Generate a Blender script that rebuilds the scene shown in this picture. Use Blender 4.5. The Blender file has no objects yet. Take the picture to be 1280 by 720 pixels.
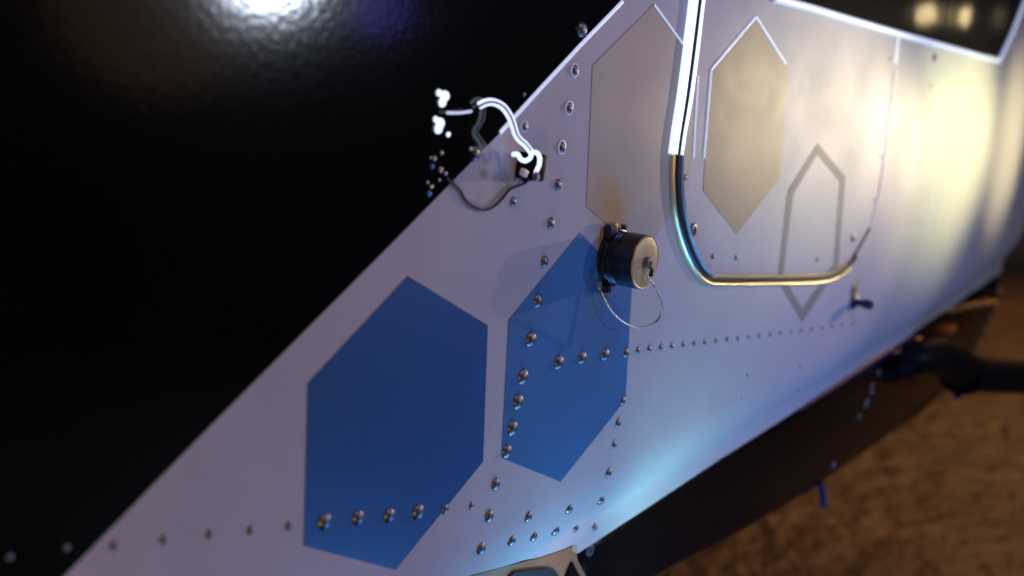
import bpy, bmesh, math, random
from mathutils import Vector, Matrix
random.seed(7)
S = bpy.context.scene
COL = S.collection

# ------------------------------------------------------------------ camera
# World axes: X runs back along the fuselage, Z is up, -Y points out of its flank.
FOC = 1444.0
def rodrigues(r):
    a = r.length
    return Matrix.Rotation(a, 3, r.normalized())
_R = rodrigues(Vector((-0.2343, -0.9529, 0.0631)))
_U, _V, _N = _R.col[0].copy(), _R.col[1].copy(), -_R.col[2]
_T = Vector((-0.0753, -0.0969, 0.8037))
CAM = Vector((-_T.dot(_U), _T.dot(_N), -_T.dot(_V)))
def to_world(c):                       # camera (right, up, forward) -> world direction
    return Vector((c.dot(_U), -c.dot(_N), c.dot(_V)))
right, up, fwd = to_world(Vector((1, 0, 0))), to_world(Vector((0, 1, 0))), to_world(Vector((0, 0, 1)))
cd = bpy.data.cameras.new("camera")
cam = bpy.data.objects.new("camera", cd); COL.objects.link(cam)
cam.matrix_world = Matrix(((right.x, up.x, -fwd.x, CAM.x), (right.y, up.y, -fwd.y, CAM.y),
                           (right.z, up.z, -fwd.z, CAM.z), (0, 0, 0, 1)))
cd.sensor_width = 36; cd.lens = FOC / 1280 * 36
cd.clip_start = 0.05; cd.clip_end = 300
cd.dof.use_dof = True; cd.dof.focus_distance = 0.96; cd.dof.aperture_fstop = 3.6
S.camera = cam

# ------------------------------------------------------------------ light
S.view_settings.view_transform = 'Standard'; S.view_settings.look = 'None'
S.view_settings.exposure = 0; S.view_settings.gamma = 1
S.view_settings.use_curve_mapping = False
W = bpy.data.worlds.new("World"); S.world = W; W.use_nodes = True
W.node_tree.nodes["Background"].inputs[0].default_value = (0.35, 0.38, 1.0, 1)
W.node_tree.nodes["Background"].inputs[1].default_value = 0.012

def aim(o, target):
    o.rotation_euler = (Vector(target) - o.location).to_track_quat('-Z', 'Y').to_euler()
def lamp(name, kind, loc, target, power, color, **kw):
    d = bpy.data.lights.new(name, kind); d.energy = power; d.color = color
    for k, v in kw.items(): setattr(d, k, v)
    o = bpy.data.objects.new(name, d); COL.objects.link(o); o.location = loc
    aim(o, target); return o
D2R = math.radians
# warm lamp past the right edge raking the flank; rear and door spots added
lamp("warm_rake_lamp", 'SPOT', (2.16, -0.62, 0.12), (1.40, 0, 0.112), 92, (1.0, 0.95, 0.46), spot_size=D2R(28), spot_blend=1.0, shadow_soft_size=0.05)
lamp("warm_rear_lamp", 'SPOT', (2.24, -0.66, 0.12), (1.84, 0, 0.10), 50, (1.0, 0.86, 0.44), spot_size=D2R(30), spot_blend=1.0, shadow_soft_size=0.05)
lamp("warm_door_lamp", 'SPOT', (1.70, -0.72, 0.18), (0.80, 0, 0.178), 48, (1.0, 0.95, 0.46), spot_size=D2R(23), spot_blend=1.0, shadow_soft_size=0.06)
lamp("pane_lamp", 'AREA', (3.25, -0.50, 0.36), (1.3, 0, 0.3), 0.10, (1.0, 0.75, 0.38), shape='RECTANGLE', size=0.16, size_y=0.05)
lamp("amber_rake_lamp", 'SPOT', (2.1, -0.44, 0.10), (0.18, 0, 0.05), 30, (1.0, 0.72, 0.52), spot_size=D2R(30), spot_blend=0.6, shadow_soft_size=0.014)
# cool fill added in front; blue and cyan lamps below the flank
lamp("cool_front_lamp", 'AREA', (0.92, -0.82, 0.80), (0.6, 0, 0.0), 3.5, (0.17, 0.26, 1.0), shape='DISK', size=0.3)
lamp("blue_low_lamp", 'AREA', (0.65, -0.55, -0.80), (0.6, 0, -0.1), 5, (0.10, 0.34, 1.0), shape='DISK', size=0.35)
lamp("cyan_belly_lamp", 'SPOT', (0.38, -0.10, -0.33), (0.47, 0, -0.18), 2.1, (0.34, 0.82, 0.78), spot_size=D2R(105), spot_blend=1.0, shadow_soft_size=0.02)
lamp("cyan_lip_lamp", 'SPOT', (0.20, -0.10, -0.33), (0.24, 0, -0.17), 1.7, (0.24, 0.70, 1.0), spot_size=D2R(105), spot_blend=1.0, shadow_soft_size=0.02)  # second cyan spot, added to stretch the glow along the lip
lamp("dim_wall_glow", 'AREA', (2.5, -2.3, 1.45), (0.1, 0, 0.2), 1.6, (0.85, 0.75, 1.0), shape='DISK', size=2.0)  # added disc, lifts the upper black paint by reflection; no wall there
lamp("amber_top_lamp", 'AREA', (-0.1, -1.1, 1.5), (0.1, 0, 0.1), 4, (1.0, 0.52, 0.22), shape='DISK', size=0.45)
lamp("amber_left_lamp", 'AREA', (-0.85, -0.75, -0.25), (-0.1, 0, 0.0), 2.0, (1.0, 0.58, 0.30), shape='DISK', size=0.3)
lamp("far_apron_lamp", 'SPOT', (13, 3, 6), (13.5, 3, -0.9), 1500, (1.0, 0.75, 0.5), spot_size=D2R(110), spot_blend=1.0, shadow_soft_size=0.3)  # added to brighten the distant ground
# the lamp mirrored in the black paint, and the glow round it
lamp("mirrored_lamp", 'AREA', (2.10, -2.40, 0.37), (0, 0, 0.27), 11, (0.72, 0.83, 1.0), shape='DISK', size=0.16)
lamp("amber_wall_glow", 'AREA', (1.95, -2.75, 0.33), (0, 0, 0.2), 0.32, (1.0, 0.52, 0.25), shape='DISK', size=0.7)
lamp("violet_lamp", 'AREA', (2.3, -2.1, 0.29), (0, 0, 0.2), 0.12, (0.18, 0.12, 1.0), shape='DISK', size=0.16)
lamp("orange_street_lamp", 'SPOT', (5.4, 0.2, 2.2), (3.6, 0.6, -0.9), 350, (1.0, 0.44, 0.14), spot_size=D2R(85), spot_blend=1.0, shadow_soft_size=0.2)
lamp("orange_floor_lamp", 'SPOT', (0.02, -0.16, -0.50), (0.20, 0, -0.285), 4, (1.0, 0.38, 0.07), spot_size=D2R(15), spot_blend=0.6, shadow_soft_size=0.03)

# ------------------------------------------------------------------ materials
def mat(name, col, rough=0.4, metal=0.0, spec=0.5, noise=0.0, nscale=6.0, bump=0.0, bscale=40.0, coat=0.0, emit=None, estr=0.0, col2=None, bdist=0.002):
    m = bpy.data.materials.new(name); m.use_nodes = True
    nt = m.node_tree; b = nt.nodes["Principled BSDF"]
    b.inputs["Base Color"].default_value = (*col, 1); b.inputs["Roughness"].default_value = rough
    b.inputs["Metallic"].default_value = metal; b.inputs["Specular IOR Level"].default_value = spec
    b.inputs["Coat Weight"].default_value = coat; b.inputs["Coat Roughness"].default_value = 0.06
    tc = nt.nodes.new("ShaderNodeTexCoord")
    if noise:
        n = nt.nodes.new("ShaderNodeTexNoise"); n.inputs["Scale"].default_value = nscale
        n.inputs["Detail"].default_value = 6; n.inputs["Roughness"].default_value = 0.62
        nt.links.new(tc.outputs["Object"], n.inputs["Vector"])
        r = nt.nodes.new("ShaderNodeValToRGB")
        r.color_ramp.elements[0].position = 0.3; r.color_ramp.elements[1].position = 0.72
        c2 = col2 or tuple(c * (1 - noise) for c in col)
        r.color_ramp.elements[0].color = (*c2, 1); r.color_ramp.elements[1].color = (*col, 1)
        nt.links.new(n.outputs["Fac"], r.inputs["Fac"]); nt.links.new(r.outputs["Color"], b.inputs["Base Color"])
        mr = nt.nodes.new("ShaderNodeMapRange")
        mr.inputs["To Min"].default_value = rough * 1.25; mr.inputs["To Max"].default_value = rough * 0.8
        nt.links.new(n.outputs["Fac"], mr.inputs["Value"]); nt.links.new(mr.outputs["Result"], b.inputs["Roughness"])
    if bump:
        n2 = nt.nodes.new("ShaderNodeTexNoise"); n2.inputs["Scale"].default_value = bscale
        n2.inputs["Detail"].default_value = 3
        nt.links.new(tc.outputs["Object"], n2.inputs["Vector"])
        bp = nt.nodes.new("ShaderNodeBump"); bp.inputs["Strength"].default_value = bump
        bp.inputs["Distance"].default_value = bdist
        nt.links.new(n2.outputs["Fac"], bp.inputs["Height"]); nt.links.new(bp.outputs["Normal"], b.inputs["Normal"])
        if coat: nt.links.new(bp.outputs["Normal"], b.inputs["Coat Normal"])
    if emit:
        b.inputs["Emission Color"].default_value = (*emit, 1); b.inputs["Emission Strength"].default_value = estr
    return m
M = dict(
    paint=mat("pale_paint", (0.48, 0.46, 0.51), 0.52, spec=0.22, noise=0.13, nscale=9, bump=0.05, bscale=22, bdist=0.004),
    black=mat("black_gloss_paint", (0.004, 0.004, 0.0045), 0.09, noise=0.4, nscale=9, bump=0.085, bscale=190, bdist=0.0009),
    blue=mat("blue_film", (0.021, 0.108, 0.33), 0.36, noise=0.28, nscale=9, bump=0.04, bscale=25),
    steelblue=mat("steel_blue_film", (0.052, 0.19, 0.43), 0.38, noise=0.25, nscale=9, bump=0.04, bscale=25),
    palebeige=mat("pale_beige_film", (0.40, 0.345, 0.315), 0.5, spec=0.3, noise=0.06, nscale=9, bump=0.04, bscale=25),
    tan=mat("tan_film", (0.29, 0.232, 0.19), 0.5, spec=0.3, noise=0.06, nscale=9, bump=0.04, bscale=25),
    grey=mat("grey_film", (0.23, 0.22, 0.24), 0.6, spec=0.2, noise=0.06),
    edge=mat("lit_edge_tape", (0.86, 0.88, 0.94), 0.3, emit=(0.62, 0.74, 1.0), estr=0.5),  # emission stands in for bright edge highlights
    white=mat("white_tape", (0.88, 0.89, 0.92), 0.3),
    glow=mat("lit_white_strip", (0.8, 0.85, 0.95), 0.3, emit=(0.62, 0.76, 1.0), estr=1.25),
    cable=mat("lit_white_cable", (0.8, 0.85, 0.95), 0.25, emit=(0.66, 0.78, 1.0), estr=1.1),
    led=mat("lit_white_led", (0.8, 0.85, 0.95), 0.25, emit=(0.72, 0.83, 1.0), estr=1.15),
    steel=mat("rivet_steel", (0.27, 0.265, 0.28), 0.42, metal=1.0, noise=0.3, nscale=160),
    brass=mat("brass_trim", (0.95, 0.84, 0.58), 0.36, metal=1.0, noise=0.15, nscale=30),
    rubber=mat("dark_rubber", (0.012, 0.014, 0.022), 0.38, spec=0.6, bump=0.1, bscale=120),
    gap=mat("shadow_gap", (0.01, 0.01, 0.012), 0.6),
    lip=mat("pale_blue_lip", (0.30, 0.45, 0.70), 0.3),  # colour of the reflection along the door edge
    studblue=mat("blue_anodised_stud", (0.12, 0.30, 0.85), 0.35, metal=0.3),
    navy=mat("navy_seal", (0.008, 0.016, 0.09), 0.35),
    capdark=mat("anodised_black", (0.06, 0.065, 0.09), 0.30, metal=0.75, noise=0.3, nscale=80, bump=0.08, bscale=200),
    capface=mat("cap_disc_metal", (0.64, 0.48, 0.27), 0.42, metal=0.25, noise=0.14, nscale=70, bump=0.06, bscale=260),
    wire=mat("braided_wire", (0.55, 0.42, 0.33), 0.28, metal=1.0, bump=0.3, bscale=900),
    brown=mat("brown_wire", (0.060, 0.024, 0.014), 0.5),
    belly=mat("belly_paint", (0.0040, 0.0026, 0.0030), 0.26, spec=0.24, noise=0.3, nscale=8, bump=0.08, bscale=25, bdist=0.004),
    pipe=mat("black_pipe", (0.0015, 0.002, 0.004), 0.5, spec=0.12, bump=0.06, bscale=60),
    bracket=mat("bracket_alloy", (0.34, 0.16, 0.065), 0.5, metal=0.0, noise=0.2, nscale=25),  # orange light on the bracket is put into this base colour
    glass=mat("tinted_pane", (0.022, 0.017, 0.013), 0.10, noise=0.3, nscale=14, bump=0.22, bscale=14),
    bluebit=mat("blue_plastic", (0.016, 0.024, 0.10), 0.45),
)

def stain(m, centre, radius, col):     # a soft-edged yellow patch on a film, fixed at its place on the flank
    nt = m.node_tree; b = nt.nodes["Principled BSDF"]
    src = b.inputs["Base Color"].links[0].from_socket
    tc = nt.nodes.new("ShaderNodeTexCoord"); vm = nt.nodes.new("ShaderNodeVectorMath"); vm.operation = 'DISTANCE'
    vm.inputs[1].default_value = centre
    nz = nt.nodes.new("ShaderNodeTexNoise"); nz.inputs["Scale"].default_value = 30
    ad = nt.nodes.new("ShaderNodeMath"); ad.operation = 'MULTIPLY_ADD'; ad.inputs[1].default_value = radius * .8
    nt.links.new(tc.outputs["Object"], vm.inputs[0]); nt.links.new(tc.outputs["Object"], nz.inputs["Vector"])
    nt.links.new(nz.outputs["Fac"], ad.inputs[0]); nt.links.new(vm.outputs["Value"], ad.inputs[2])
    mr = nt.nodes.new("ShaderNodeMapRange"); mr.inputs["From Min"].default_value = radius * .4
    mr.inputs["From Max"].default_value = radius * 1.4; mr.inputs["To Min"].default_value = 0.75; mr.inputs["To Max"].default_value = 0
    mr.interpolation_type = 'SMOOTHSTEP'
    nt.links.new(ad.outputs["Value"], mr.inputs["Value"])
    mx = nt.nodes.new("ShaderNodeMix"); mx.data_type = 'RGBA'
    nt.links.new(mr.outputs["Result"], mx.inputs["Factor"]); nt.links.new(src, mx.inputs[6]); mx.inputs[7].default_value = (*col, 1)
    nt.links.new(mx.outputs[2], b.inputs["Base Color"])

# ------------------------------------------------------------------ surface of the flank
def depth(u, v=0.0):                   # how far the skin has curved away from its flat front part
    d = 0.0
    e = min(u, 1.75) - 1.12
    if e > 0: d += e * e / 24.0 + max(0.0, u - 1.75) * 2 * e / 24.0
    if u > 0.98:
        k = min(1.0, (u - 0.98) / 0.15) * max(0.0, min(1.0, (2.1 - u) / 0.3))
        d += 0.0014 * k * (1 - math.cos((u - 0.98) / 0.165 * math.pi))   # the skin dips a little between frames
    t = min(max(0.0, -0.112 - v), 0.075)   # the lower lip rolls in towards the belly
    return d + t * t / 0.20
def at(x, y, w=0.0):                   # the flank point seen at a place in the photograph, as (u, v)
    c = Vector(((x - 640) / FOC, (360 - y) / FOC, 1.0)); d = to_world(c)
    s = (-w - CAM.y) / d.y
    for _ in range(25):
        p = CAM + s * d
        g = (depth(p.x + .002, p.z) - depth(p.x - .002, p.z)) / .004 * d.x + (depth(p.x, p.z + .002) - depth(p.x, p.z - .002)) / .004 * d.z
        s += (depth(p.x, p.z) - w - p.y) / max(d.y - g, d.y * .35)
    p = CAM + s * d
    return (min(p.x, 2.45), p.z)
def surf(u, v, w=0.0): return Vector((u, depth(u, v) - w, v))
def pt(x, y, w=0.0):
    u, v = at(x, y, w); return surf(u, v, w)

def finish(bm, name, m, parent=None, smooth=True, ang=32):
    bmesh.ops.recalc_face_normals(bm, faces=bm.faces)
    me = bpy.data.meshes.new(name); bm.to_mesh(me); bm.free()
    me.materials.append(m)
    if smooth:
        for p in me.polygons: p.use_smooth = True
        me.set_sharp_from_angle(angle=math.radians(ang))
    o = bpy.data.objects.new(name, me); COL.objects.link(o)
    if parent: o.parent = parent
    return o
def empty(name, loc=(0, 0, 0)):
    o = bpy.data.objects.new(name, None); COL.objects.link(o); o.location = loc
    o.empty_display_size = 0.02
    return o
def tag(o, label, cat, group=None):
    o["label"] = label; o["category"] = cat
    if group: o["group"] = group
    return o

def sheet(name, uv, w, thick, m, parent=None, step=0.02, curved=True):
    """a skin piece: outline in (u, v), outer face w above the skin, thick deep"""
    bm = bmesh.new()
    f = bm.faces.new([bm.verts.new((u, 0, v)) for u, v in uv])
    umax = max(u for u, v in uv); umin = min(u for u, v in uv)
    if curved and umax > 0.98:
        k = max(umin, 0.98) + 0.004
        while k < umax:
            bmesh.ops.bisect_plane(bm, geom=bm.verts[:] + bm.edges[:] + bm.faces[:], plane_co=(k, 0, 0), plane_no=(1, 0, 0), dist=1e-6)
            k += step
    k = -0.112
    vmin = min(v for u, v in uv)
    while curved and k > max(vmin, -0.20):
        bmesh.ops.bisect_plane(bm, geom=bm.verts[:] + bm.edges[:] + bm.faces[:], plane_co=(0, 0, k), plane_no=(0, 0, 1), dist=1e-6)
        k -= 0.008
    r = bmesh.ops.extrude_face_region(bm, geom=bm.faces[:])
    newv = [g for g in r['geom'] if isinstance(g, bmesh.types.BMVert)]
    newset = set(newv)
    for v in bm.verts:
        ww = w - thick if v in newset else w
        v.co = surf(v.co.x, v.co.z, ww)
    return finish(bm, name, m, parent)
def pxsheet(name, px, w, thick, m, parent=None, **k):
    return sheet(name, [at(x, y, w) for x, y in px], w, thick, m, parent, **k)

def clip(poly, conv):                  # convex polygon clip (Sutherland-Hodgman), conv counter-clockwise
    out = list(poly)
    for i in range(len(conv)):
        a, b = conv[i], conv[(i + 1) % len(conv)]
        inp, out = out, []
        def side(p): return (b[0] - a[0]) * (p[1] - a[1]) - (b[1] - a[1]) * (p[0] - a[0])
        for j in range(len(inp)):
            p, q = inp[j], inp[(j + 1) % len(inp)]
            sp, sq = side(p), side(q)
            if sp >= 0: out.append(p)
            if (sp >= 0) != (sq >= 0):
                t = sp / (sp - sq); out.append((p[0] + t * (q[0] - p[0]), p[1] + t * (q[1] - p[1])))
        if not out: return out
    return out
def area2(poly):
    return sum(poly[i][0] * poly[(i + 1) % len(poly)][1] - poly[(i + 1) % len(poly)][0] * poly[i][1] for i in range(len(poly)))

def spline(pts, n=8):                  # Catmull-Rom through Vectors
    out = []
    P = [pts[0] * 2 - pts[1]] + list(pts) + [pts[-1] * 2 - pts[-2]]
    for i in range(1, len(P) - 2):
        a, b, c, d = P[i - 1], P[i], P[i + 1], P[i + 2]
        for k in range(n):
            t = k / n
            out.append(0.5 * ((2 * b) + (c - a) * t + (2 * a - 5 * b + 4 * c - d) * t * t + (3 * b - a - 3 * c + d) * t ** 3))
    out.append(pts[-1].copy()); return out
def sweep(name, pts, m, parent, rad=0.002, seg=10, n=8, half=None, bend=True):
    """round tube along pts, or a half-round bead when half=(width list, height)"""
    path = spline(pts, n) if bend else pts
    bm = bmesh.new(); rings = []
    L = len(path)
    prev = None
    for i, p in enumerate(path):
        t = (path[min(i + 1, L - 1)] - path[max(i - 1, 0)]).normalized()
        if half:
            nrm = Vector((0, -1, 0)); s = t.cross(nrm).normalized(); nn = s.cross(t).normalized()
            ws, h = half
            f = i / (L - 1) * (len(ws) - 1); k = min(int(f), len(ws) - 2)
            wd = ws[k] + (ws[k + 1] - ws[k]) * (f - k)
            ring = [bm.verts.new(p + s * (math.cos(a) * wd) + nrm * (max(0, math.sin(a)) * h - (0.001 if j in (0, seg) else 0)))
                    for j, a in enumerate([math.pi * q / seg for q in range(seg + 1)])]
        else:
            if prev is None:
                a0 = Vector((0, 0, 1)) if abs(t.z) < 0.8 else Vector((1, 0, 0)); s = t.cross(a0).normalized()
            else:
                s = (prev - t * prev.dot(t)).normalized()
            prev = s; nn = t.cross(s)
            r = rad
            if isinstance(rad, (list, tuple)):
                f = i / (L - 1) * (len(rad) - 1); k_ = min(int(f), len(rad) - 2)
                r = rad[k_] + (rad[k_ + 1] - rad[k_]) * (f - k_)
            ring = [bm.verts.new(p + (s * math.cos(a) + nn * math.sin(a)) * r) for a in [2 * math.pi * q / seg for q in range(seg)]]
        rings.append(ring)
    k = len(rings[0])
    for i in range(L - 1):
        for j in range(k):
            bm.faces.new((rings[i][j], rings[i][(j + 1) % k], rings[i + 1][(j + 1) % k], rings[i + 1][j]))
    bm.faces.new(rings[0]); bm.faces.new(rings[-1])
    return finish(bm, name, m, parent, ang=40)
def lathe(name, prof, m, parent=None, seg=28, origin=None, ang=32, jitter=0):
    """profile of (radius, height) turned about the outward normal (-Y)"""
    bm = bmesh.new(); rings = []
    for r, h in prof:
        if r < 1e-6: rings.append([bm.verts.new((0, -h, 0))])
        else: rings.append([bm.verts.new((r * math.cos(2 * math.pi * q / seg), -h, r * math.sin(2 * math.pi * q / seg))) for q in range(seg)])
    for a, b in zip(rings, rings[1:]):
        for j in range(seg):
            k = (j + 1) % seg
            if len(a) == 1 and len(b) == 1: continue
            if len(a) == 1: bm.faces.new((a[0], b[k], b[j]))
            elif len(b) == 1: bm.faces.new((a[j], a[k], b[0]))
            else: bm.faces.new((a[j], a[k], b[k], b[j]))
    o = finish(bm, name, m, parent, ang=ang)
    if origin is not None: o.location = origin
    return o
def block(name, size, m, parent, loc, rot=(0, 0, 0), bev=0.0008):
    bm = bmesh.new(); bmesh.ops.create_cube(bm, size=1)
    bmesh.ops.scale(bm, vec=size, verts=bm.verts)
    bmesh.ops.bevel(bm, geom=bm.edges[:], offset=bev, segments=2, affect='EDGES', profile=0.6)
    o = finish(bm, name, m, parent); o.location = loc; o.rotation_euler = rot
    return o

# ------------------------------------------------------------------ ground
def ground():
    m = mat("worn_asphalt", (0.076, 0.052, 0.036), 0.6, noise=0.7, nscale=3.0, bump=0.7, bscale=11, bdist=0.05)
    bm = bmesh.new()
    n = 70; x0, x1, y0, y1 = 0.0, 9.0, -3.0, 6.0
    vs = [[bm.verts.new((x0 + (x1 - x0) * i / n, y0 + (y1 - y0) * j / n,
           -0.9 + 0.006 * math.sin(i * 1.3 + j * .7) + random.uniform(-.004, .004))) for j in range(n + 1)] for i in range(n + 1)]
    for i in range(n):
        for j in range(n): bm.faces.new((vs[i][j], vs[i + 1][j], vs[i + 1][j + 1], vs[i][j + 1]))
    # skirt out to the horizon
    big = 120
    outer = [bm.verts.new(p) for p in ((-big, -big, -.9), (big, -big, -.9), (big, big, -.9), (-big, big, -.9))]
    sides = [[vs[i][0] for i in range(n + 1)], [vs[n][j] for j in range(n + 1)], [vs[i][n] for i in range(n, -1, -1)], [vs[0][j] for j in range(n, -1, -1)]]
    for k, sd in enumerate(sides):
        bm.faces.new([outer[k]] + sd[:1] + sd[1:] + [outer[(k + 1) % 4]])
    o = finish(bm, "ground", m); o["kind"] = "structure"
    g = bmesh.new()
    for _ in range(300):
        x, y = random.uniform(1.2, 5.5), random.uniform(-0.8, 2.2); r = random.choice((.004, .005, .006, .008, .011))
        bmesh.ops.create_icosphere(g, subdivisions=1, radius=r, matrix=Matrix.Translation((x, y, -.895 + r * .3)) @ Matrix.Rotation(random.random() * 6, 4, 'Z') @ Matrix.Diagonal((1.3, .9, .7, 1)))
    o = finish(g, "gravel", mat("pale_gravel", (0.26, 0.21, 0.165), 0.35, noise=0.5, nscale=30), smooth=False); o["kind"] = "stuff"
ground()

# ------------------------------------------------------------------ the aircraft
craft = empty("aircraft", (0.6, 0.0, -0.2))
tag(craft, "aircraft flank in glossy black and pale lilac with blue hexagons and rounded access door", "aircraft")
ROOT = craft
def part(o):
    o.matrix_parent_inverse = Matrix.Translation(-craft.location); return o

black_px = [(-120, -120), (897, -120), (780, 0), (625, 166), (500, 294), (250, 546), (80, 721), (-20, 823), (-120, 823)]
white_px = [(897, -120), (780, 0), (625, 166), (500, 294), (250, 546), (80, 721), (-20, 823), (430, 823), (560, 727), (600, 716), (640, 705), (672, 697), (700, 688), (718, 680.5), (722, 681),
            (722, 692), (760, 667), (810, 634), (852, 606), (900, 574), (985, 520), (1050, 476), (1110, 436), (1180, 390), (1251, 341), (1284, 262), (1345, 120), (1400, -90)]
blackp = part(pxsheet("glare_panel", black_px, 0.0, 0.006, M['black'], craft)); blackp["label"] = "glossy black painted nose panel"
panel = part(pxsheet("side_panel", white_px, 0.0, 0.006, M['paint'], craft)); panel["label"] = "pale lilac painted flank panel"

# access door
door_px = [(878, -60), (871, 0), (864, 60), (857, 120), (851, 175), (847, 215), (849, 255), (857, 295), (868, 322), (882, 340), (900, 346), (960, 346), (1025, 344), (1045, 338), (1058, 328), (1072, 309), (1088, 280), (1097, 240), (1106, 190), (1114, 120), (1122, 42), (1134, -60)]
door_uv = [at(x, y, .003) for x, y in door_px]
if area2(door_uv) < 0: door_uv.reverse()
door = part(sheet("access_door", door_uv, 0.003, 0.004, M['paint'], craft))
door["label"] = "rounded access door panel"

# hexagon films
HEX = {'blue_large': [(510, 345), (610, 407), (604, 577), (495, 712), (380, 682), (385, 479)],
       'blue_small': [(725, 291), (790, 358), (782, 500), (701, 602), (627, 572), (636, 400)],
       'tan_left': [(818, 5), (872, 80), (862, 234), (804, 318), (733, 258), (741, 82)],
       'tan_door': [(945, 20), (985, 85), (975, 222), (921, 293), (879, 238), (889, 85)]}
def film(px, w, m, label, parent, clipto=None, name="hexagon_film"):
    uv = [at(x, y, w) for x, y in px]
    if clipto is not None: uv = clip(uv, clipto)
    o = part(sheet(name, uv, w, 0.0003, m, parent)); o["label"] = label; return o
film(HEX['blue_large'], .0004, M['blue'], "large blue hexagon", craft)
film(HEX['blue_small'], .0004, M['steelblue'], "narrower blue hexagon under the cap", craft)
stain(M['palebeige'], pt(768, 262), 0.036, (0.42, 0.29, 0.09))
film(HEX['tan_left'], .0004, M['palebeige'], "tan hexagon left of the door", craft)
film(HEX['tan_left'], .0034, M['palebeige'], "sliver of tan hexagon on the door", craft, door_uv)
film(HEX['tan_door'], .0034, M['tan'], "tan hexagon on the door", craft)
# grey hexagon outline, lying over the door's lower seam
ho = [(1022, 179), (1057, 221), (1048, 334), (1003, 403), (972, 350), (985, 238)]
cx, cy = sum(p[0] for p in ho) / 6, sum(p[1] for p in ho) / 6
hi = [(1022, 193), (1050, 227), (1042, 330), (1003, 386), (979, 345), (992, 242)]
for w, cl in ((.0004, None), (.0034, door_uv)):
    bm = bmesh.new()
    O = [at(x, y, w) for x, y in ho]; I = [at(x, y, w) for x, y in hi]
    for k in range(6):
        q = [O[k], O[(k + 1) % 6], I[(k + 1) % 6], I[k]]
        if cl is not None: q = clip(q, cl)
        if len(q) > 2:
            f = bm.faces.new([bm.verts.new(surf(a, b, w)) for a, b in q])
    bmesh.ops.remove_doubles(bm, verts=bm.verts, dist=1e-6)
    r = bmesh.ops.extrude_face_region(bm, geom=bm.faces[:])
    for v in r['geom']:
        if isinstance(v, bmesh.types.BMVert): v.co.y += .0003
    o = part(finish(bm, "hexagon_outline", M['grey'], craft)); o["label"] = "thin grey hexagon outline" + (" on the door" if cl else " below the door")

# highlights along the upper edges, built as bright raised lines
def fine(px, d=9):
    out = []
    for a, b in zip(px, px[1:]):
        k = max(1, int(math.dist(a, b) / d))
        out += [(a[0] + (b[0] - a[0]) * i / k, a[1] + (b[1] - a[1]) * i / k) for i in range(k)]
    return out + [px[-1]]
def tape(px, width, w, m=None, name="edge_tape"):
    p = [pt(x, y, w) for x, y in fine(px)]
    return part(sweep(name, p, m or M['edge'], craft, half=([width, width], 0.0011), seg=6, bend=False))
tape([(889, 87), (945, 21), (982, 80)], .0014, .0034)
tape([(880, 198), (889, 88)], .0010, .0034)
tape([(818, 6), (853, 54)], .0010, .0004)
tape([(778, 2), (726, 56), (676, 110), (625, 166)], .0019, .0002)
tape([(867, 198), (869, 155), (873, 95)], .0008, .0034)
tape([(1123, 44), (1119, 80)], .0028, .0034)
tape([(1118, 86), (1106, 190), (1098, 245), (1088, 282)], .0010, .003, M['white'])

bead_px = [(1088, 285), (1074, 310), (1061, 333)]
tape(bead_px, .0013, .002, M['gap'], 'door_gap')
# door seal
def bead(name, px, widths, h, m, w=0.0, n=5):
    return part(sweep(name, [pt(x, y, w + .0005) for x, y in px], m, craft, half=(widths, h), seg=9, n=n))
bead("light_strip", [(870, -40), (865.5, 0), (858, 60), (850, 120), (843, 165), (839.5, 192)], [.0068, .0068], .0052, M['glow'])  # emission stands in for the blown highlight on the upper seal
bead("light_strip", [(880, -40), (874, 0), (867, 60), (859, 120), (851, 165), (846.8, 193)], [.0068, .0068], .0052, M['glow'])
bead("seal_core", [(875, -40), (869.8, 0), (862.5, 60), (854.5, 120), (847, 165), (843.2, 193)], [.0016, .0016], .0060, M['gap'])
low = [(839.5, 193), (838.5, 225), (841, 262), (848, 295), (857, 320), (869, 341), (882, 352), (900, 354.8), (960, 354.4), (1020, 352.8), (1043, 347.5), (1058, 336.5), (1070, 320)]
bead("seal_trim", low, [.0018, .0016, .0016, .0016, .0018, .0020, .0020, .0019, .0019, .0019, .0019, .0014], .0042, M['brass'], n=7)
mid = [(845.3, 193), (844, 225), (846.5, 260), (853, 290), (862, 316), (873, 336), (884, 345), (900, 348), (960, 348)]
bead("seal_rubber", mid, [.0078, .0076, .0074, .0068, .006, .0045, .003, .0015, .0015], .0056, M['rubber'], n=7)
inn = [(870, 328), (880, 339.5), (892, 344), (910, 345.2), (960, 345.2), (1020, 343.8), (1041, 339), (1055, 329)]
bead("seal_trim", inn, [.001, .0014, .0018, .0018, .0018, .0018, .0018, .0012], .0044, M['brass'], w=.001, n=7)
bead("seal_base", [(880, 345), (900, 349.5), (960, 349), (1020, 348), (1043, 343), (1060, 331)], [.0055, .0055], .0016, M['gap'], n=7)
bead("seal_lip", [(848.5, 194), (848, 225), (851, 258), (858, 292), (867, 316), (878, 335), (888, 342)], [.0014, .0014], .0060, M['lip'], w=.002, n=7)  # pale blue bead stands for the reflection along the door edge

# window
win_px = [(930, -90), (972, 0), (1010, 10), (1122, 41), (1248, 75), (1283, -2), (1310, -90)]
part(pxsheet("window_pane", win_px, .0046, .003, M['glass'], craft))
part(sweep("window_frame", [pt(x, y, .0046) for x, y in fine([(968, -2), (1010, 9), (1060, 24), (1122, 42), (1180, 58), (1230, 72), (1249, 76), (1264, 44), (1281, 2), (1310, -70)])], M['edge'], craft, half=([.0042, .0042], .004), seg=8, bend=False))

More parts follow.
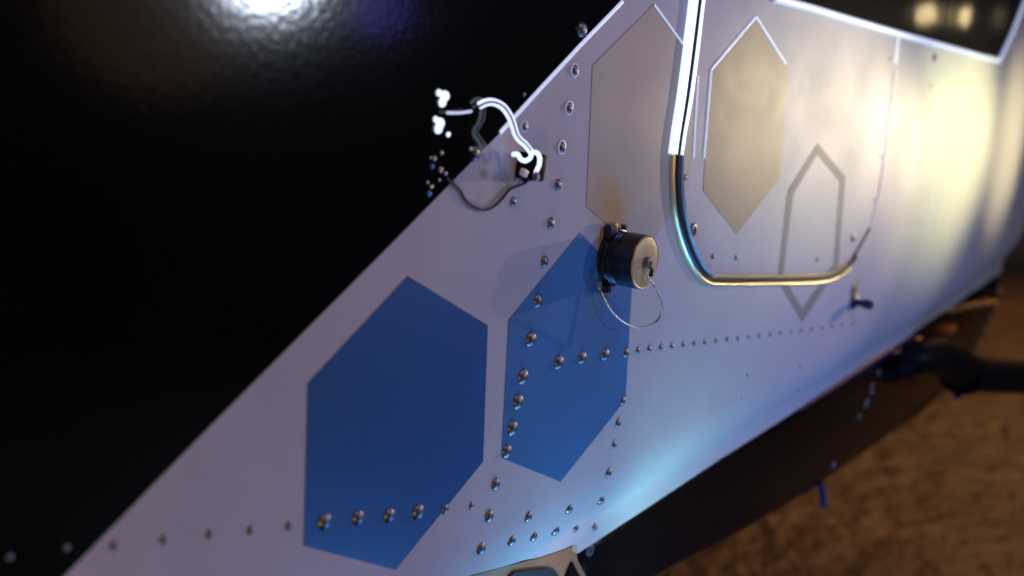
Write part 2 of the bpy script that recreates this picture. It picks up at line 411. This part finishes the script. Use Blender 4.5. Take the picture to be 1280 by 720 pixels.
# rivets: one mesh of a domed head with a small skirt, shared by all
def rivet_mesh(name, prof, m, seg=14):
    o = lathe(name, prof, m, None, seg=seg, ang=50); me = o.data; bpy.data.objects.remove(o); return me
DOME = rivet_mesh("rivet", [(1.0, -.15), (1.0, .08), (.94, .16), (.82, .30), (.64, .44), (.42, .53), (.20, .57), (0, .575)], M['steel'])
RING = rivet_mesh("washer", [(1.28, -.05), (1.28, .10), (1.15, .16), (.9, .16), (.9, -.05)], M['white'], seg=18)  # white ring stands for the bright outline round the upper rivets
SCREW = rivet_mesh("screw", [(1.0, -.05), (1.0, .22), (.9, .32), (.52, .36), (.46, .14), (0, .12)], M['steel'], seg=16)
def rivet(x, y, r, me=None, w=0.0, ring=False, name="rivet"):
    o = bpy.data.objects.new(name, me or DOME); COL.objects.link(o); o.parent = craft
    u, v = at(x, y, w); o.location = surf(u, v, w); o.scale = (r, r, r)
    sl = math.atan2(depth(u + .004) - depth(u - .004), .008)
    o.rotation_euler = (random.uniform(-.05, .05) + 5 * min(max(0.0, -0.112 - v), 0.075), random.uniform(0, 6.28), sl)
    part(o)
    if ring:
        k = bpy.data.objects.new("washer", RING); COL.objects.link(k); k.parent = o
    return o
BIG, MED, SML, TINY = .0064, .0045, .0040, .0021
for x, y, r in [(12, 697, .0019), (83, 685, .0020), (143, 681, .0031), (205, 674, .0031), (262, 667, .0031), (313, 662, .0031), (361, 657, .0031), (405, 652, .0060), (447, 647, .0056), (486, 644, .0056), (522, 640, .0062), (556, 636, .0040), (589, 632, .0030),
                (697, 231, .0046), (688, 279, .0048), (680, 327, .0049), (672, 376, .0062), (663, 424, .0066), (653, 471, .0067), (647, 502, .0067), (640, 535, .0066), (633, 564, .0060), (619, 605, .0053), (611, 645, .0053), (601, 685, .0053),
                (641, 252, .0038), (698, 453, .0066), (727, 447, .0062), (756, 443, .0060), (782, 441, .0048),
                (778, 501, .0044), (772, 529, .0044), (767, 556, .0040), (760, 591, .0050), (751, 625, .0050), (743, 659, .0045),
                (639, 675, .0050), (667, 670, .0050), (694, 663, .0052), (719, 659, .0050), (660, 646, .0048), (711, 636, .0050)]:
    rivet(x, y, r)
for x, y, r in [(718, 88, .0047), (711, 135, .0048), (702, 184, .0048), (655, 158, .0036)]:
    rivet(x, y, r, ring=True)
rivet(727, 37, .0062)
x = 797.0
while x < 1068:
    rivet(x, 438 - (x - 797) * .1225, max(.0026, .0036 - (x - 797) * 4e-6)); x += 14.2 - (x - 797) * .006
for x, y in [(927, 497), (934, 469), (1000, 458), (998, 485), (1068, 400)]: rivet(x, y, .0020)
for x, y in [(891, 320.5), (920, 322), (1021, 324), (856, 222)]: rivet(x, y, .0032, w=.003)
rivet(866, 287, .0066, SCREW, .003, name="door_screw"); rivet(1066, 297, .0055, SCREW, .003, name="door_screw")
for x, y in [(1112, 73), (1101, 195), (1093, 250), (1163, 107), (1159, 140), (1155, 172), (1150, 205)]: rivet(x, y, .0026, w=.003 if x < 1120 else 0)
rivet(1168, 72, .006)

# static probe sticking out of the flank
pb = empty("probe"); pb.parent = craft; part(pb)
u, v = at(1066, 377)
b0 = surf(u, v)
o = lathe("probe", [(.010, 0), (.010, .004), (.005, .006), (.0048, .014), (.0066, .015), (.0066, .026), (.004, .028), (0, .028)], M['navy'], craft, origin=b0); part(o)
bpy.data.objects.remove(pb)
o["label"] = "short dark probe below the door"
part(block("probe_base", (.016, .003, .022), M['bracket'], craft, b0 + Vector((-.002, -.001, .012))))  # tan block stands for the warm reflection above the probe

# belly under the flank
top = [(722, 682), (760, 655), (810, 622), (852, 594), (900, 562), (985, 508), (1050, 464), (1110, 424), (1180, 378), (1246, 333)]
bel = top + [(1252, 346), (1247, 386), (1222, 440), (1207, 468), (1185, 494), (1150, 527), (1092, 567), (1014, 623), (937, 670), (842, 720), (770, 765), (716, 790)]
bm = bmesh.new()
ring0 = []
for x, y in bel:
    p = pt(x, y, -.012); ring0.append(p)
c = sum(ring0, Vector()) / len(ring0)
prof = [(0.0, 0.030), (0.0, 0.004), (0.008, 0.0012), (0.02, 0.0)]
def inset(ring, k):
    out = []
    n_ = len(ring)
    for i, p in enumerate(ring):
        a, b = ring[i - 1], ring[(i + 1) % n_]
        t = (b - a).normalized(); nn = Vector((-t.z, 0, t.x))
        if nn.dot(c - p) < 0: nn = -nn
        out.append(p + nn * k)
    return out
rings = []
for k, dy in ((.030, .30), (.0, .12), (.0, .03), (.004, .012), (.012, .003), (.026, 0.0)):
    rings.append([bm.verts.new(p + Vector((0, dy, 0))) for p in inset(ring0, k)])
for a, b in zip(rings, rings[1:]):
    for i in range(len(a)):
        j = (i + 1) % len(a); bm.faces.new((a[i], a[j], b[j], b[i]))
bm.faces.new(rings[-1]); bm.faces.new(rings[0])
belly = part(finish(bm, "belly_fairing", M['belly'], craft, ang=50)); belly["label"] = "dark belly fairing below the flank"
part(sweep('edge_seal', [pt(x, y, -.011) for x, y in fine([(1000, 513), (1050, 480), (1110, 440), (1140, 420)])], M['navy'], craft, rad=[.001, .002, .0035, .005, .006, .006], bend=False))  # navy strip puts the blue sheen below the flank into colour
def bellyrivet(x, y, r, mm=None):
    rv = bpy.data.objects.new("belly_rivet", DOME); COL.objects.link(rv); rv.parent = craft
    rv.location = pt(x, y, -.0115); rv.scale = (r, r, r); part(rv)
for x, y in [(1098, 466), (1090, 483), (1089, 490), (1084, 501), (1082, 507), (1074, 521), (1042, 581)]: bellyrivet(x, y, .0052)
o = part(lathe("belly_screw", [(.0075, 0), (.0075, .0015), (.006, .003), (.0034, .003), (.003, .001), (0, .001)], M['steel'], craft, seg=6, origin=pt(736, 687, -.0125)))
part(sweep("drain_tube", [pt(1024, 604, -.014), pt(1028, 615, -.014), pt(1029, 632, -.014)], M['bluebit'], craft, rad=.0052, n=3))
# trims along the belly's rear end
part(sweep("trim_strip", [pt(x, y, -.008) for x, y in [(1188, 389), (1210, 384), (1246, 377)]], M['brass'], craft, rad=.0045, n=4))
part(sweep("trim_strip", [pt(x, y, -.008) for x, y in [(1118, 439), (1136, 433), (1150, 425)]], M['brass'], craft, rad=.005, n=4))
part(block("amber_marker", (.05, .02, .012), mat("amber_plastic", (.7, .22, .04), .4), craft, pt(1185, 411, -.004)))
for x, y in [(1249, 366), (1245, 386), (1237, 400), (1231, 415), (1224, 432)]:
    rv = bpy.data.objects.new("edge_stud", DOME); COL.objects.link(rv); rv.parent = craft; rv.location = pt(x, y, -.009); rv.scale = (.008,) * 3; part(rv)

# elbow pipe out of the belly
pp = [(1085, 478, -.05), (1112, 462, -.02), (1140, 449, .01), (1168, 445, .025), (1190, 453, .035), (1206, 466, .04)]
part(sweep("elbow_pipe", [pt(*p) for p in pp], M['pipe'], craft, rad=[.012, .022, .031, .036, .038], n=6, seg=18))
a, b = pt(1203, 466, .04), pt(1290, 472, .12)
dr = (b - a).normalized()
part(sweep("straight_pipe", [a, a + dr * .1, b, b + dr * .4], M['pipe'], craft, rad=.036, n=2, seg=22))
part(sweep("pipe_collar", [a - dr * .012, a + dr * .006, a + dr * .02], M['pipe'], craft, rad=.042, n=2, seg=22))
part(block("pipe_clip", (.05, .012, .030), M['bluebit'], craft, pt(1201, 486, .03)))  # small blue block by the pipe collar

# bracket under the lower lip of the flank
br = [(545, 800), (560, 728), (600, 717), (640, 706), (672, 698), (700, 689), (719, 682), (722, 700), (734, 724), (770, 800)]
part(pxsheet("bracket", br, -.006, .012, M['bracket'], craft))
part(pxsheet("bracket_slot", [(636, 723), (643, 716), (660, 713), (684, 711), (693, 713), (699, 722), (706, 760), (640, 760)], -.0035, .006, M['gap'], craft))
part(pxsheet("bracket_rib", [(716, 703), (735, 740), (705, 740), (708, 722)], -.003, .01, M['belly'], craft))

# latch on the black panel; highlights on its screw heads put in as emission
LED = rivet_mesh("indicator_lamp", [(1, -.05), (1, .3), (.85, .6), (.5, .85), (0, .95)], M['led'])
for x, y, r in [(548, 116, .0030), (555, 120, .0046), (552, 128, .0040), (544, 149, .0026), (549, 154, .0046), (547, 161, .0042), (560, 168, .0022)]:
    rivet(x, y, r * .8, LED, name="indicator_lamp")
GOLD = rivet_mesh("latch_screw", [(1.0, -.05), (1.0, .3), (.7, .7), (0, .85)], M['brass'], seg=10)  # gold and blue heads put the glints on the latch into colour
BLUE = rivet_mesh("latch_stud", [(1.0, -.05), (1.0, .3), (.7, .7), (0, .85)], M['studblue'], seg=10)
for x, y, r in [(543, 198, .0022), (538, 197, .0012), (552, 191, .0018), (551, 212, .0026), (557, 217, .0018), (549, 225, .0014), (534, 228, .0016), (539, 233, .0020), (596, 190, .0026), (588, 186, .0018)]:
    rivet(x, y, r * .8, GOLD, name="latch_screw")
for x, y, r in [(540, 208, .0022), (536, 242, .0024), (598, 197, .0018), (592, 200, .0016)]:
    rivet(x, y, r * .85, BLUE, name="latch_stud")
rivet(655, 118, .0018)
part(sweep("latch_rod", [pt(559, 141, .003), pt(575, 141, .004), pt(589, 139, .004)], M['edge'], craft, rad=.0011, n=3))

# ------------------------------------------------------------------ things held by the aircraft
# protective cap with tether
cu, cv = at(806, 328, .032)
base = surf(cu, cv)
cap = empty("port_cap", base)
tag(cap, "round dark cap with a tan disc face and wire tether screwed onto the flank", "cap")
R0 = .0236
lathe("cap_body", [(0, 0), (.0262, 0), (.0262, .003), (.0238, .0036), (.0232, .006), (.0224, .0066), (.0232, .0074), (.0232, .0088), (.0224, .0094), (.0232, .0102), (.0232, .0116), (.0224, .0122), (.0232, .013), (.0236, .0138), (.0236, .0312), (.0231, .0318), (.0222, .0318), (0, .0318)], M['capdark'], cap, seg=56)
lathe("cap_disc", [(0, .0312), (.0231, .0312), (.0233, .0322), (.0226, .0330), (.0216, .0326), (.0206, .0329), (.012, .0331), (0, .0331)], M['capface'], cap, seg=56)
sc = lathe("cap_screw", [(.0052, .033), (.0052, .0362), (.0042, .0372), (.0026, .0374), (.0022, .0366), (0, .0366)], M['steel'], cap, seg=18)
block("tether_lug", (.0038, .0022, .008), M['capdark'], cap, (.0012, -.0385, -.0075), (0, .25, 0))
block("cap_lug", (.012, .007, .011), M['capdark'], cap, (-.013, -.0045, .0245))
block("cap_lug", (.007, .006, .007), M['capdark'], cap, (-.0135, -.004, -.0255))
lathe("lug_pin", [(.0022, .006), (.0022, .012), (.0014, .013), (0, .013)], M['brass'], cap, seg=12, origin=(-.011, .004, .030))
lathe("lug_pin", [(.0025, .006), (.0025, .010), (.0014, .011), (0, .011)], M['steel'], cap, seg=12, origin=(.006, .002, .0262))
wp = [(808, 339, .037), (812, 349, .038), (820, 362, .037), (826, 377, .034), (827, 389, .031), (821, 401, .027), (808, 408, .023), (795, 409, .019), (780, 403, .015), (766, 391, .011), (756, 376, .008), (750, 360, .006)]
pts = [pt(*p) - base for p in wp]
sweep("tether_wire", pts, M['wire'], cap, rad=.00085, n=8, seg=8)
block("tether_clip", (.004, .004, .0075), M['brass'], cap, pt(749, 356, .006) - base, (0, -.35, 0))

# cable from the latch to a clamp; its bright outlines are built as emissive strands
cb = empty("cable", pt(664, 192, .02))
tag(cb, "glowing white looped cable from the black panel to a dark clamp on the flank", "cable")
def rel(p): return p - cb.location
run = [(599, 132, .003), (606, 128.5, .004), (616, 127.5, .006), (628, 133, .009), (637, 145, .012), (642, 158, .015), (645, 168, .018), (650, 175, .020), (657, 181, .021), (664, 190, .022)]
for side in (-1, 1):
    q = []
    for i, p in enumerate(run):
        a_, b_ = run[max(0, i - 1)], run[min(len(run) - 1, i + 1)]
        l = math.hypot(b_[0] - a_[0], b_[1] - a_[1]); k = 2.9 - i * .12
        q.append(rel(pt(p[0] - side * k * (b_[1] - a_[1]) / l, p[1] + side * k * (b_[0] - a_[0]) / l, p[2])))
    sweep("cable_strand", q, M['cable'], cb, rad=.00125, n=6)
sweep("cable_core", [rel(pt(*p)) for p in run], M['bluebit'], cb, rad=.0012, n=6)
sweep("cable_hook", [rel(pt(*p)) for p in [(641, 193, .018), (647, 193, .019), (651, 199, .020), (657, 201, .021), (663, 197, .022), (665, 191, .023), (671, 191, .023), (674.5, 197, .023), (674, 206, .022), (671, 213, .021), (669, 220, .020)]], M['cable'], cb, rad=.0018, n=6)
cl = pt(664, 208, .012)
block("clamp_body", (.008, .022, .020), M['pipe'], cb, rel(cl), (0, .2, 0), bev=.002)
block("clamp_foot", (.008, .005, .018), M['pipe'], cb, rel(pt(660, 212, .0025)), bev=.001)
block("clamp_tab", (.006, .004, .005), M['white'], cb, rel(pt(655, 216, .022)), (0, .5, 0))
o = lathe("clamp_screw", [(.0036, 0), (.0036, .002), (.0022, .003), (0, .003)], M['steel'], cb, seg=12, origin=rel(pt(669, 221, .022)))

wr = empty("wire", pt(605, 262, .002))  # brown tube standing in for the shadow the cable casts
tag(wr, "thin brown wire drooping in an arc across the pale flank below the clamp", "wire")
sweep("wire_run", [pt(*p) - wr.location for p in [(558, 222, .003), (568, 231, .0015), (575, 238, .0015), (582, 250, .0015), (592, 258, .0015), (604, 262, .0015), (616, 259, .0015), (628, 248, .0015), (637, 237, .0015), (648, 232, .002), (657, 228, .004), (662, 221, .006)]], M['brown'], wr, rad=.0010, n=6, seg=8)
